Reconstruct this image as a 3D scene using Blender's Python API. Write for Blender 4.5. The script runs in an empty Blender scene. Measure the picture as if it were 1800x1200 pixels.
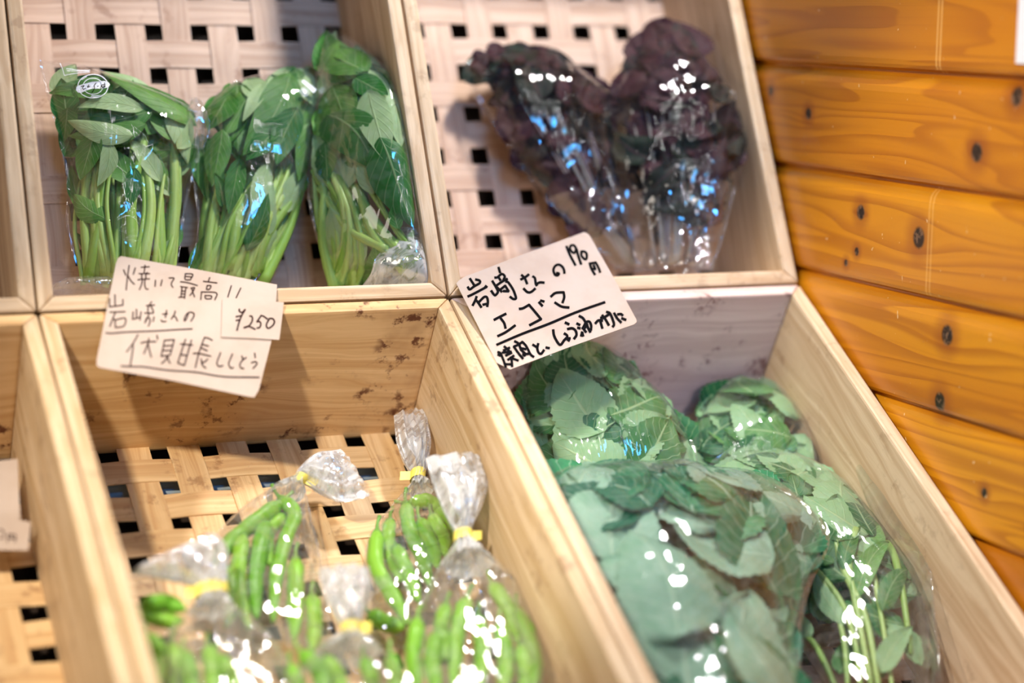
import bpy, bmesh, math, random
import numpy as np
from mathutils import Matrix, Vector
sc = bpy.context.scene
COL = sc.collection
V3 = lambda *a: np.array(a, float)

# ---------------------------------------------------------------- camera
CAM_POS = V3(-0.79768, -2.08331, 0.29720)
_rv = V3(-0.153646, 0.013739, -0.393054)
F_PX = 3846.3
AU, AL = 1.10874, 0.529613            # slope of the upper and of the lower row of crates
def _rot(r):
    th = np.linalg.norm(r); k = r/th
    K = np.array([[0,-k[2],k[1]],[k[2],0,-k[0]],[-k[1],k[0],0]])
    return np.eye(3)+math.sin(th)*K+(1-math.cos(th))*K@K
CM = _rot(_rv)
cam_d = bpy.data.cameras.new('camera'); cam = bpy.data.objects.new('camera', cam_d); COL.objects.link(cam)
r_, f_, u_ = CM@V3(1,0,0), CM@V3(0,1,0), CM@V3(0,0,1)
m = Matrix.Identity(4)
for i in range(3):
    m[i][0], m[i][1], m[i][2], m[i][3] = r_[i], u_[i], -f_[i], CAM_POS[i]
cam.matrix_world = m
cam_d.sensor_width = 36; cam_d.lens = F_PX/1800*36; cam_d.clip_start = .05
cam_d.dof.use_dof = True; cam_d.dof.focus_distance = 2.235; cam_d.dof.aperture_fstop = 1.35
sc.camera = cam

# ---------------------------------------------------------------- light and exposure
vs = sc.view_settings
vs.view_transform = 'Standard'; vs.look = 'None'; vs.exposure = -0.74; vs.gamma = 1; vs.use_curve_mapping = False
world = bpy.data.worlds.new('world'); sc.world = world; world.use_nodes = True
bg = world.node_tree.nodes['Background']; bg.inputs[0].default_value = (.80,.82,.95,1); bg.inputs[1].default_value = .06
def aim(o, loc, tgt):
    o.location = loc
    o.rotation_euler = (Vector(tgt)-Vector(loc)).to_track_quat('-Z','Y').to_euler()
def area(name, loc, tgt, sx, sy, power, col):
    d = bpy.data.lights.new(name,'AREA'); d.shape='RECTANGLE'; d.size=sx; d.size_y=sy; d.energy=power; d.color=col
    o = bpy.data.objects.new(name,d); COL.objects.link(o); aim(o,loc,tgt); return o
def spot(name, loc, tgt, power, col, ang, rad, blend=.5):
    d = bpy.data.lights.new(name,'SPOT'); d.energy=power; d.color=col; d.spot_size=math.radians(ang); d.spot_blend=blend; d.shadow_soft_size=rad
    o = bpy.data.objects.new(name,d); COL.objects.link(o); aim(o,loc,tgt); return o
area('ceiling_lamp', (.37,-.17,1.29), (-.05,.06,0), .16,.12, 44, (1,.95,.90))
area('left_fill', (-2.4,-.15,.75), (.4,-.1,0), .8,.8, 16, (1,.88,.74))  # unseen warm fill added to brighten the pine wall and right side boards
spot('aimed_spot', (-1.6,-.90,1.5), (.41,-.40,-.10), 400, (1,.91,.80), 23, .05, .6)  # spot added to brighten the perilla crate's right board and the planks
spot('aimed_spot', (-1.15,-1.30,.98), (-.29,-.21,-.13), 300, (1,.88,.70), 20.5, .05, .35)
area('glint_strip', (.05,-1.25,1.75), (.1,0,0), .9,.010, 1.8, (1,.95,.9))  # unseen strips added for long glints on the bag film
area('glint_strip', (-.55,-1.75,1.75), (.1,0,0), .010,.9, 1.8, (1,.95,.9))
for x_,y_,z_ in ((-.15,-1.0,1.5),(-.6,-1.3,1.35),(-.05,-1.6,1.25),(.25,-1.05,1.1),(-.95,-1.6,1.6),(-.3,-.8,1.5)):
    spot('aimed_spot', (x_,y_,z_), (.05,.0,.0), 1.3, (1,.96,.92), 70, .0135)  # small unseen spots added for sparkle on the film
for x_,y_,z_,a_,b_ in ((-.35,-1.15,1.25,.26,.007),(.12,-1.35,1.45,.007,.26),(-.75,-1.5,1.5,.007,.26),(-.1,-1.9,1.6,.3,.007)):
    area('glint_strip', (x_,y_,z_), (.05,.0,.0), a_,b_, .55, (1,.96,.92))  # more unseen strips, added to stretch the film glints
for o_ in (area('daylight_window', (-.25,-2.3,1.55), (.24,.15,.24), .50,.17, 2.2, (.06,.40,1.0)), area('daylight_window', (.10,-1.75,1.35), (.24,.13,.2), .14,.30, .9, (.06,.40,1.0))):
    o_.data.spread = math.radians(48)
area('front_fill', (.1,-3.2,.35), (.1,0,0), 1.6,1.2, 3, (.92,.94,1.0))  # low frontal fill added to lift the shaded back boards
spot('aimed_spot', (-.35,-2.4,.42), (.215,.03,-.07), 130, (.96,.90,.98), 11.5, .06, .7)  # spot added to brighten the perilla crate's back board

# ---------------------------------------------------------------- frames
EX = V3(1,0,0)
FR = {}
for k_, a_ in (('U',AU),('L',AL)):
    FR[k_] = (EX, V3(0,math.cos(a_),math.sin(a_)), V3(0,-math.sin(a_),math.cos(a_)))
def W(fr, x, t, n):
    e = FR[fr]; x,t,n = np.broadcast_arrays(np.asarray(x,float),np.asarray(t,float),np.asarray(n,float))
    return x[...,None]*e[0]+t[...,None]*e[1]+n[...,None]*e[2]
def ray(px,py): return CM@V3((px-900)/F_PX,1,(600-py)/F_PX)
def at(px,py,fr,n):
    """the point of the plane at height n over a crate's rim plane, as (x, t, n)"""
    e = FR[fr]; d = ray(px,py); k = (n-CAM_POS@e[2])/(d@e[2]); P = CAM_POS+k*d
    return V3(P@e[0],P@e[1],n)
def on_plane(px,py,P0,N):
    d = ray(px,py); return CAM_POS+((P0-CAM_POS)@N)/(d@N)*d
DU, DL = 0.1545, 0.1645               # depth of the woven bases under the rims

# ---------------------------------------------------------------- helpers
def thing(name,label,cat,loc,group=None):
    o = bpy.data.objects.new(name,None); o.empty_display_size=.03; COL.objects.link(o); o.location = tuple(loc)
    o['label']=label; o['category']=cat
    if group: o['group']=group
    o['_base']=[float(v) for v in loc]
    return o
def base_of(o):
    while o.parent: o=o.parent
    return np.array(o['_base']) if '_base' in o else np.zeros(3)
def mesh(name,verts,faces,mat,parent=None,uv=None,grain=None,smooth=True):
    verts = np.asarray(verts,float)
    if parent is not None: verts = verts-base_of(parent)
    me = bpy.data.meshes.new(name); me.from_pydata(verts.tolist(),[],[list(map(int,f)) for f in faces]); me.update()
    if smooth: me.polygons.foreach_set('use_smooth',[True]*len(me.polygons))
    if uv is not None:
        l = me.uv_layers.new(name='UVMap'); idx = np.empty(len(me.loops),int); me.loops.foreach_get('vertex_index',idx)
        l.data.foreach_set('uv',np.asarray(uv,float)[idx].ravel())
    if grain is not None:
        a = me.attributes.new('grain','FLOAT_VECTOR','POINT'); a.data.foreach_set('vector',np.asarray(grain,float).ravel())
    if mat: me.materials.append(mat)
    o = bpy.data.objects.new(name,me); COL.objects.link(o)
    if parent is not None: o.parent = parent
    return o
def grid_faces(a,b,off=0,wrap=False):
    f=[]
    for i in range(a-1):
        for j in range(b if wrap else b-1):
            k=(j+1)%b
            f.append((off+i*b+j,off+i*b+k,off+(i+1)*b+k,off+(i+1)*b+j))
    return f
def cat_rom(P,n):
    P=np.asarray(P,float)
    if len(P)==2: 
        s=np.linspace(0,1,n)[:,None]; return P[0]*(1-s)+P[1]*s
    Q=np.vstack([2*P[0]-P[1],P,2*P[-1]-P[-2]]); out=[]
    for s in np.linspace(0,len(P)-1,n):
        i=min(int(s),len(P)-2); t=s-i; a,b,c,d=Q[i:i+4]
        out.append(.5*((2*b)+(c-a)*t+(2*a-5*b+4*c-d)*t*t+(3*b-a-3*c+d)*t**3))
    return np.array(out)
def tube(path,rad,seg=8,twist=0):
    path=np.asarray(path,float); n=len(path); rad=np.broadcast_to(rad,(n,))
    T=np.gradient(path,axis=0); T/=np.linalg.norm(T,axis=1)[:,None]+1e-12
    up=V3(.3,-.5,.8); vs_=[]
    for i in range(n):
        a=np.cross(T[i],up); a/=np.linalg.norm(a)+1e-9; b=np.cross(T[i],a)
        th=np.arange(seg)*2*math.pi/seg
        vs_.append(path[i]+rad[i]*(np.cos(th)[:,None]*a+np.sin(th)[:,None]*b))
    v=np.vstack(vs_+[path[:1],path[-1:]]); f=grid_faces(n,seg,0,True); c0=n*seg
    for j in range(seg):
        f.append((c0,(j+1)%seg,j)); f.append((c0+1,(n-1)*seg+j,(n-1)*seg+(j+1)%seg))
    uvl=np.repeat(np.linspace(0,1,n),seg); uv=np.stack([np.tile(np.arange(seg)/seg,n),uvl],1)
    uv=np.vstack([uv,[[.5,0],[.5,1]]])
    return v,f,uv
_lat = {}
def vnoise(x,y,seed=0):
    if seed not in _lat: _lat[seed]=np.random.default_rng(seed+91).random((64,64))*2-1
    L=_lat[seed]; x=np.asarray(x,float); y=np.asarray(y,float)
    xi=np.floor(x).astype(int); yi=np.floor(y).astype(int); fx=x-xi; fy=y-yi
    fx=fx*fx*(3-2*fx); fy=fy*fy*(3-2*fy)
    g=lambda a,b: L[a%64,b%64]
    return (g(xi,yi)*(1-fx)+g(xi+1,yi)*fx)*(1-fy)+(g(xi,yi+1)*(1-fx)+g(xi+1,yi+1)*fx)*fy
def creases(x,y,seed,scale=1.0,k=7,spread=.5):
    """folded-film relief: sharp ridges in a few directions, metres in, about -1..1 out"""
    rng=np.random.default_rng(seed); h=0
    for i in range(k):
        a=rng.normal(0,spread); f=rng.uniform(16,50)*scale
        w=.022*vnoise(x*22+seed,y*22+i,i)
        p=((x+w)*math.cos(a)+(y+w)*math.sin(a))*f+rng.uniform(0,9)
        tri=np.abs((p%2)-1)*2-1
        m=np.clip(.5+.9*vnoise(x*14+i*3,y*14+seed,i+7),0,1)
        h=h+tri*m*(1.0/(f/35))
    return h/k*1.6

# ---------------------------------------------------------------- materials
class NT:
    def __init__(s,name):
        s.m=bpy.data.materials.new(name); s.m.use_nodes=True; s.t=s.m.node_tree; s.t.nodes.clear()
        s.out=s.n('ShaderNodeOutputMaterial')
    def n(s,t,**kw):
        o=s.t.nodes.new(t)
        for k,v in kw.items(): setattr(o,k,v)
        return o
    def l(s,a,b): s.t.links.new(a,b)
    def put(s,inp,v):
        if isinstance(v,bpy.types.NodeSocket): s.l(v,inp)
        elif isinstance(v,(tuple,list)) and len(v)==3 and inp.type=='RGBA': inp.default_value=(*v,1)
        else: inp.default_value=v
    def math(s,op,a,b=None,c=None,clamp=False):
        o=s.n('ShaderNodeMath',operation=op,use_clamp=clamp)
        for i,v in enumerate((a,b,c)):
            if v is not None: s.put(o.inputs[i],v)
        return o.outputs[0]
    def mix(s,f,a,b,mode='MIX'):
        o=s.n('ShaderNodeMix',data_type='RGBA',blend_type=mode); s.put(o.inputs[0],f); s.put(o.inputs[6],a); s.put(o.inputs[7],b); return o.outputs[2]
    def noise(s,vec,scale,detail=3,rough=.5,dist=0):
        o=s.n('ShaderNodeTexNoise'); s.put(o.inputs['Vector'],vec); s.put(o.inputs['Scale'],scale); s.put(o.inputs['Detail'],detail); s.put(o.inputs['Roughness'],rough); s.put(o.inputs['Distortion'],dist); return o.outputs['Fac']
    def ramp(s,f,stops):
        o=s.n('ShaderNodeValToRGB'); s.put(o.inputs[0],f); e=o.color_ramp.elements
        while len(e)<len(stops): e.new(.5)
        for el,(p,c) in zip(e,stops):
            el.position=p; el.color=(*c,1) if len(c)==3 else c
        return o.outputs[0]
    def smooth(s,v,a,b):
        o=s.n('ShaderNodeMapRange',interpolation_type='SMOOTHSTEP'); s.put(o.inputs[0],v); o.inputs[1].default_value=a; o.inputs[2].default_value=b; return o.outputs[0]
    def vmul(s,v,k):
        o=s.n('ShaderNodeVectorMath',operation='MULTIPLY'); s.put(o.inputs[0],v); o.inputs[1].default_value=k; return o.outputs[0]
    def vadd(s,v,k):
        o=s.n('ShaderNodeVectorMath',operation='ADD'); s.put(o.inputs[0],v); s.put(o.inputs[1],k); return o.outputs[0]
    def sep(s,v):
        o=s.n('ShaderNodeSeparateXYZ'); s.put(o.inputs[0],v); return o.outputs
    def bump(s,h,strength,dist=.001):
        o=s.n('ShaderNodeBump'); s.put(o.inputs['Height'],h); o.inputs['Strength'].default_value=strength; o.inputs['Distance'].default_value=dist; return o.outputs[0]
    def bsdf(s,col,rough=.5,normal=None,spec=.5,**kw):
        o=s.n('ShaderNodeBsdfPrincipled'); s.put(o.inputs['Base Color'],col); s.put(o.inputs['Roughness'],rough); s.put(o.inputs['Specular IOR Level'],spec)
        if normal is not None: s.l(normal,o.inputs['Normal'])
        for k,v in kw.items(): s.put(o.inputs[k],v)
        return o.outputs[0]
    def done(s,sh): s.l(sh,s.out.inputs['Surface']); return s.m
    def rnd(s): return s.n('ShaderNodeObjectInfo').outputs['Random']

def srgb(r,g,b):
    return tuple(((c/255)/12.92 if c/255<=.04045 else ((c/255+.055)/1.055)**2.4) for c in (r,g,b))

def crate_wood(name,base,dark,stain=.5,stain_col=(.16,.07,.03),knots=True,lines=70):
    t=NT(name); at_=t.n('ShaderNodeAttribute',attribute_name='grain'); g=at_.outputs['Vector']
    off=t.n('ShaderNodeCombineXYZ'); r=t.rnd(); 
    for i,k in enumerate((7.3,3.1,5.7)): t.put(off.inputs[i],t.math('MULTIPLY',r,k))
    g=t.vadd(g,off.outputs[0])
    gs=t.vmul(g,(2.2,1,1))
    warp=t.noise(t.vmul(g,(3,14,14)),1,3)
    comb=t.n('ShaderNodeCombineXYZ'); s3=t.sep(g)
    t.put(comb.inputs[0],t.math('MULTIPLY',s3[0],1.6)); t.put(comb.inputs[1],t.math('ADD',t.math('MULTIPLY',s3[1],lines),t.math('MULTIPLY',warp,5))); t.put(comb.inputs[2],t.math('MULTIPLY',s3[2],lines))
    rings=t.noise(comb.outputs[0],1.6,3,.6)
    fine=t.noise(t.vmul(g,(30,700,700)),1,2,.6)
    c=t.mix(t.smooth(rings,.35,.68),base,dark)
    c=t.mix(t.math('MULTIPLY',t.smooth(fine,.35,.75),.25),c,dark)
    blot=t.noise(g,11,4,.6); blot2=t.noise(g,48,4,.65)
    c=t.mix(t.math('MULTIPLY',t.smooth(blot,.5,.75),stain*.45),c,tuple(.5*a+.5*b for a,b in zip(dark,stain_col)))
    c=t.mix(t.math('MULTIPLY',t.math('MULTIPLY',t.smooth(blot2,.54,.64),t.smooth(blot,.46,.6)),stain*.8),c,stain_col)
    nrm=t.bump(t.math('ADD',t.math('MULTIPLY',rings,.5),t.math('MULTIPLY',fine,.6)),.25,.0006)
    return t.done(t.bsdf(c,.55,nrm,.35))
M={}
M['crate']=crate_wood('crate_wood',srgb(215,191,160),srgb(188,158,124),.35)
M['crate_stained']=crate_wood('stained_crate_wood',srgb(218,182,134),srgb(194,152,102),1.2,srgb(90,44,26))
M['crate_cool_lit']=crate_wood('cool_lit_crate_wood',srgb(222,200,190),srgb(200,174,164),.9,srgb(110,62,56),lines=60)  # pale mauve base stands in for cool light; stains are the wood's own
M['crate_gold']=crate_wood('golden_crate_wood',srgb(210,186,154),srgb(184,154,114),.5)
M['slat_gold']=crate_wood('golden_woven_wood',srgb(218,186,140),srgb(192,152,106),.6,srgb(110,60,30),lines=90)
M['slat']=crate_wood('woven_wood',srgb(208,180,160),srgb(182,150,128),.5,srgb(120,74,48),lines=90)
M['stand']=crate_wood('stand_board',(.035,.022,.016),(.02,.012,.009),.1)  # near-black so the holes in the woven bases read as shade

def plain(name,col,rough=.5,spec=.4,var=.08,scale=60):
    t=NT(name); tc=t.n('ShaderNodeTexCoord').outputs['Object']; n=t.noise(tc,scale,3)
    c=t.mix(t.math('MULTIPLY',n,var*2),col,tuple(a*.6 for a in col)); return t.done(t.bsdf(c,rough,None,spec))
M['tape']=plain('yellow_tape',srgb(245,228,110),.45)
M['pale_blue']=plain('pale_blue_plastic',srgb(214,230,240),.4)
M['white_paper']=plain('white_paper',srgb(238,238,244),.7)
M['print']=plain('white_print',srgb(235,240,248),.5)
M['floor']=plain('floor_concrete',srgb(110,105,100),.8,.2,.2,9)
M['ink_thin']=plain('brown_ink',srgb(44,18,18),.8,.05)
M['ink_bold']=plain('black_ink',srgb(12,11,14),.8,.05)

def paper(name):
    t=NT(name); tc=t.n('ShaderNodeTexCoord').outputs['Object']
    n=t.noise(tc,14,4,.6); n2=t.noise(tc,600,2)
    c=t.mix(t.smooth(n,.35,.7),srgb(190,174,163),srgb(178,160,147)); c=t.mix(t.math('MULTIPLY',n2,.12),c,srgb(190,165,150))
    return t.done(t.bsdf(c,.8,t.bump(t.noise(tc,30,4),.25,.002),.2))
M['card']=paper('price_card_paper')

def film(name,haze=.02,gl=.07,edge=.55,bump=.5,tint=(1,1,1)):
    t=NT(name); uv=t.n('ShaderNodeUVMap').outputs[0]
    nz=t.noise(t.vmul(uv,(1,.30,1)),120,1.5,.5,.8); nz2=t.noise(t.vmul(uv,(1,.35,1)),38,1,.5,1.0)
    rd=t.math('ABSOLUTE',t.math('SUBTRACT',nz2,.5))
    h=t.math('ADD',t.math('MULTIPLY',nz,.30),t.math('MULTIPLY',rd,-2.2))
    nrm=t.bump(h,bump,.0035)
    lw=t.n('ShaderNodeLayerWeight'); lw.inputs[0].default_value=.35; t.l(nrm,lw.inputs['Normal'])
    fac=t.math('ADD',t.math('MULTIPLY',t.math('POWER',lw.outputs['Facing'],2.6),edge),gl,clamp=True)
    tr=t.n('ShaderNodeBsdfTransparent'); tr.inputs[0].default_value=(*[.985*c for c in tint],1)
    gls=t.n('ShaderNodeBsdfGlossy'); gls.inputs['Roughness'].default_value=.055; t.l(nrm,gls.inputs['Normal']); gls.inputs[0].default_value=(.95,.97,1,1)
    df=t.n('ShaderNodeBsdfDiffuse'); df.inputs[0].default_value=(.85,.86,.88,1); t.l(nrm,df.inputs['Normal'])
    tl=t.n('ShaderNodeBsdfTranslucent'); tl.inputs[0].default_value=(.85,.86,.88,1)
    dd=t.n('ShaderNodeMixShader'); dd.inputs[0].default_value=.4; t.l(df.outputs[0],dd.inputs[1]); t.l(tl.outputs[0],dd.inputs[2])
    hz=t.math('MULTIPLY',t.smooth(t.noise(uv,70,3,.6,1.0),.32,.68),haze*1.7,clamp=True); a=t.n('ShaderNodeMixShader'); t.put(a.inputs[0],hz); t.l(tr.outputs[0],a.inputs[1]); t.l(dd.outputs[0],a.inputs[2])
    b=t.n('ShaderNodeMixShader'); t.put(b.inputs[0],fac); t.l(a.outputs[0],b.inputs[1]); t.l(gls.outputs[0],b.inputs[2])
    return t.done(b.outputs[0])
M['film']=film('clear_film',.03,.055,.9,.35)
M['film_soft']=film('creased_film',.04,.065,.9,.5)
M['film_dark']=film('shiso_bag_film',.012,.05,.9,.6)
M['film_pepper']=film('pepper_bag_film',.10,.11,.8,1.0)
M['film_tail2']=film('crumpled_film',.10,.14,.8,1.0)
M['film_foot']=film('gathered_foot_film',.05,.12,.7,1.0)
M['film_tail']=film('gathered_film',.85,.20,.7,1.0)

def leaf_mat(name,c1,c2,pale,vein,rough=.5,veins=9.,frill=0,spec=.35,trans=.25):
    t=NT(name); uv=t.n('ShaderNodeUVMap').outputs[0]; s=t.sep(uv); x,y=s[0],s[1]    # x -1..1 across, y 0..1 along
    r=t.rnd(); ax=t.math('ABSOLUTE',x)
    side=t.math('ABSOLUTE',t.math('SUBTRACT',t.math('FRACT',t.math('SUBTRACT',t.math('MULTIPLY',y,veins),t.math('MULTIPLY',ax,2.2))),.5))
    sv=t.math('SUBTRACT',1,t.smooth(side,.0,.10)); mid=t.math('SUBTRACT',1,t.smooth(ax,.02,.07))
    vm=t.math('MAXIMUM',t.math('MULTIPLY',sv,.55),mid)
    obj=t.n('ShaderNodeTexCoord').outputs['Object']; nz=t.noise(obj,90,3)
    c=t.mix(r,c1,c2); c=t.mix(t.math('MULTIPLY',t.smooth(nz,.35,.7),.35),c,tuple(.6*a for a in c1))
    r2=t.math('FRACT',t.math('MULTIPLY',r,7.77))
    isp=t.math('GREATER_THAN',r2,.55)
    c=t.mix(isp,c,t.mix(t.math('MULTIPLY',nz,.6),pale,c2))
    c=t.mix(t.math('MULTIPLY',vm,.6),c,vein)
    hgt=t.math('SUBTRACT',t.math('MULTIPLY',nz,.25+frill),vm)
    nrm=t.bump(hgt,.5,.0012)
    b=t.bsdf(c,rough,nrm,spec)
    tl=t.n('ShaderNodeBsdfTranslucent'); t.put(tl.inputs[0],t.mix(.5,c,c1))
    m=t.n('ShaderNodeMixShader'); m.inputs[0].default_value=trans; t.l(b,m.inputs[1]); t.l(tl.outputs[0],m.inputs[2])
    return t.done(m.outputs[0])
M['greens_leaf']=leaf_mat('greens_leaf',srgb(30,112,36),srgb(110,166,70),srgb(188,212,164),srgb(160,190,130),.5,7)
M['egoma_leaf']=leaf_mat('perilla_leaf',srgb(26,100,58),srgb(100,156,80),srgb(150,188,146),srgb(176,202,150),.5,8,.2)
M['teal_leaf']=leaf_mat('front_perilla_leaf',srgb(8,92,66),srgb(58,140,92),srgb(150,182,164),srgb(176,204,180),.5,8,.2)
M['shiso_leaf']=leaf_mat('red_shiso_leaf',srgb(44,14,28),srgb(10,36,24),srgb(66,26,40),srgb(74,36,48),.6,8,.9,.18,.06)
def stem_mat(name,c1,c2):
    t=NT(name); uv=t.n('ShaderNodeUVMap').outputs[0]; r=t.rnd(); s=t.sep(uv)
    st=t.noise(t.vmul(uv,(22,3,1)),1,2); c=t.mix(r,c1,c2); c=t.mix(t.math('MULTIPLY',t.smooth(st,.4,.7),.3),c,tuple(.65*a for a in c1))
    return t.done(t.bsdf(c,.4,None,.4,**{'Subsurface Weight':.12,'Subsurface Radius':(.004,.006,.002),'Subsurface Scale':.5}))
M['greens_stem']=stem_mat('greens_stem',srgb(122,168,60),srgb(178,206,118))
M['perilla_stem']=stem_mat('perilla_stem',srgb(120,160,76),srgb(160,188,116))
M['shiso_stem']=stem_mat('shiso_stem',srgb(150,150,140),srgb(120,100,110))
M['pepper']=stem_mat('green_pepper_skin',srgb(104,166,44),srgb(142,194,66))
M['pepper_stalk']=stem_mat('pepper_stalk',srgb(92,146,60),srgb(130,170,80))

# ---------------------------------------------------------------- setting: log-panelled wall, floor
WALLX=.4166; PZ, PH = .23815, .111597
def wall_pt(px,py):
    d=ray(px,py); P=CAM_POS+(WALLX-CAM_POS[0])/d[0]*d; return P[1],P[2]
KN=[(1355,160,.9,.2),(1421,200,1.0,.5),(1787,170,1.5,1),(1717,268,1.5,1),(1513,373,1.25,1),(1615,418,1.7,1.2),(1506,442,.7,.3),(1487,462,.6,.3),(1665,589,1.6,1),(1652,706,1.5,1),(1730,866,.8,.6)]
def wall_mat():
    t=NT('varnished_pine'); P=t.n('ShaderNodeTexCoord').outputs['Object']; s=t.sep(P); y,z=s[1],s[2]
    k=t.math('FLOOR',t.math('DIVIDE',t.math('SUBTRACT',z,PZ),PH))
    zz=z; km=None; halo=None
    for (px,py,sz,str_) in KN:
        ky,kz=wall_pt(px,py)
        dy=t.math('SUBTRACT',y,ky); dz=t.math('SUBTRACT',z,kz)
        r1=t.math('ADD',t.math('POWER',t.math('DIVIDE',dy,.050*sz),2),t.math('POWER',t.math('DIVIDE',dz,.014*sz),2))
        g=t.math('DIVIDE',1,t.math('ADD',1,r1))
        zz=t.math('SUBTRACT',zz,t.math('MULTIPLY',t.math('MULTIPLY',g,dz),.95*min(1,str_+.3)))
        zz=t.math('ADD',zz,t.math('MULTIPLY',t.math('MULTIPLY',g,g),.006*str_))
        rr=t.math('SQRT',t.math('ADD',t.math('POWER',t.math('DIVIDE',dy,.0064*sz),2),t.math('POWER',t.math('DIVIDE',dz,.0068*sz),2)))
        q=t.math('SUBTRACT',1,t.smooth(rr,.7,1.15)); h=t.math('SUBTRACT',1,t.smooth(rr,1.,3.0))
        km=q if km is None else t.math('MAXIMUM',km,q); halo=h if halo is None else t.math('MAXIMUM',halo,h)
    cb=t.n('ShaderNodeCombineXYZ'); t.put(cb.inputs[0],t.math('MULTIPLY',k,3.71)); t.put(cb.inputs[1],t.math('MULTIPLY',y,1.1)); t.put(cb.inputs[2],t.math('MULTIPLY',zz,19))
    big=t.noise(cb.outputs[0],1.0,2,.5,.3)
    ring=t.math('FRACT',t.math('MULTIPLY',big,10.0))
    line=t.math('MULTIPLY',t.smooth(ring,.35,.93),t.math('SUBTRACT',1,t.smooth(ring,.93,1.0)))
    cb2=t.n('ShaderNodeCombineXYZ'); t.put(cb2.inputs[0],k); t.put(cb2.inputs[1],t.math('MULTIPLY',y,3)); t.put(cb2.inputs[2],t.math('MULTIPLY',zz,330))
    fine=t.noise(cb2.outputs[0],1,3)
    tone=t.noise(cb.outputs[0],.45,1)
    c=t.mix(t.smooth(tone,.3,.7),srgb(222,152,20),srgb(200,124,8))
    c=t.mix(t.math('MULTIPLY',line,.62),c,srgb(156,84,8)); c=t.mix(t.math('MULTIPLY',t.smooth(fine,.45,.8),.22),c,srgb(160,80,8))
    wn=t.n('ShaderNodeTexWhiteNoise',noise_dimensions='1D'); t.put(wn.inputs['W'],t.math('ADD',k,.37))
    c=t.mix(t.math('MULTIPLY',wn.outputs['Value'],.28),c,srgb(186,106,12))
    c=t.mix(t.math('MULTIPLY',halo,.55),c,srgb(140,66,18)); c=t.mix(km,c,t.mix(t.smooth(t.noise(P,160,2),.48,.62),srgb(34,20,12),srgb(110,82,60)))
    # scuffs: pale flecks and two scraped lines
    fl=t.noise(t.vmul(P,(1,.8,.55)),210,1); c=t.mix(t.math('MULTIPLY',t.smooth(fl,.775,.80),.7),c,srgb(236,206,160))
    sy,_=wall_pt(1648,60); 
    for dy_ in (0,-.006):
        ds=t.math('ABSOLUTE',t.math('SUBTRACT',y,sy+dy_)); pk=t.math('ADD',t.math('COMPARE',k,0,.1),t.math('MULTIPLY',t.math('COMPARE',k,-2,.1),.6))
        c=t.mix(t.math('MULTIPLY',t.math('MULTIPLY',t.math('SUBTRACT',1,t.smooth(ds,.0008,.0022)),pk),.5),c,srgb(240,190,110))
    nrm=t.bump(t.math('ADD',line,t.math('MULTIPLY',km,-1.5)),.12,.0008)
    return t.done(t.bsdf(c,.38,nrm,.45,**{'Coat Weight':.25,'Coat Roughness':.22}))
M['wall']=wall_mat()
def wall_right():
    prof=[(0,.010),(.0022,.010),(.0026,.0075),(.006,.0040),(.010,.0016),(.016,.0004),(.022,0),(.100,0),(.105,.0004),(.1085,.0022),(.1096,.0075),(.1115,.010)]
    pts=[]
    for i in range(-5,9):
        zt=PZ-i*PH
        for d,x in prof: pts.append((WALLX+x,zt-d))
    pts=np.array(pts); n=len(pts); v=[]
    for y in (-1.3,1.0):
        v+= [(p[0],y,p[1]) for p in pts]
    v=np.array(v); f=grid_faces(2,n)
    bk=np.array([(WALLX+.05,y,z) for y in (-1.3,1.0) for z in (pts[0,1],pts[-1,1])]); o=len(v); v=np.vstack([v,bk])
    f+=[(o,o+2,o+3,o+1),(0,n,o+2,o),(n-1,o+1,o+3,2*n-1)]
    f+=[tuple([o]+[o+1]+list(range(n-1,-1,-1))),tuple(list(range(n,2*n))+[o+3,o+2])]
    w=mesh('wall_right',v,f,M['wall'],smooth=False); w['kind']='structure'
wall_right()
fl=mesh('floor',[(-2.2,-2.6,-.9),(.47,-2.6,-.9),(.47,1.3,-.9),(-2.2,1.3,-.9),(-2.2,-2.6,-.95),(.47,-2.6,-.95),(.47,1.3,-.95),(-2.2,1.3,-.95)],[(0,1,2,3),(7,6,5,4),(0,4,5,1),(1,5,6,2),(2,6,7,3),(3,7,4,0)],M['floor'],smooth=False); fl['kind']='structure'

# white notice on the wall, at the frame's edge
y0,z0=wall_pt(1797,112); y1,_=wall_pt(1793,20)
tn=thing('paper_notice','white paper notice pinned flat on the varnished pine wall','notice',(WALLX-.001,y0,z0))
yy0=max(y0,y1); v=[(WALLX-.0022,yy0,z0),(WALLX-.0022,yy0-.21,z0),(WALLX-.0022,yy0-.21,z0+.297),(WALLX-.0022,yy0,z0+.297)]; v+=[(a+.0008,b,c) for a,b,c in v]
mesh('sheet',v,[(0,1,2,3),(7,6,5,4),(0,4,5,1),(1,5,6,2),(2,6,7,3),(3,7,4,0)],M['white_paper'],tn,smooth=False)

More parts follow.
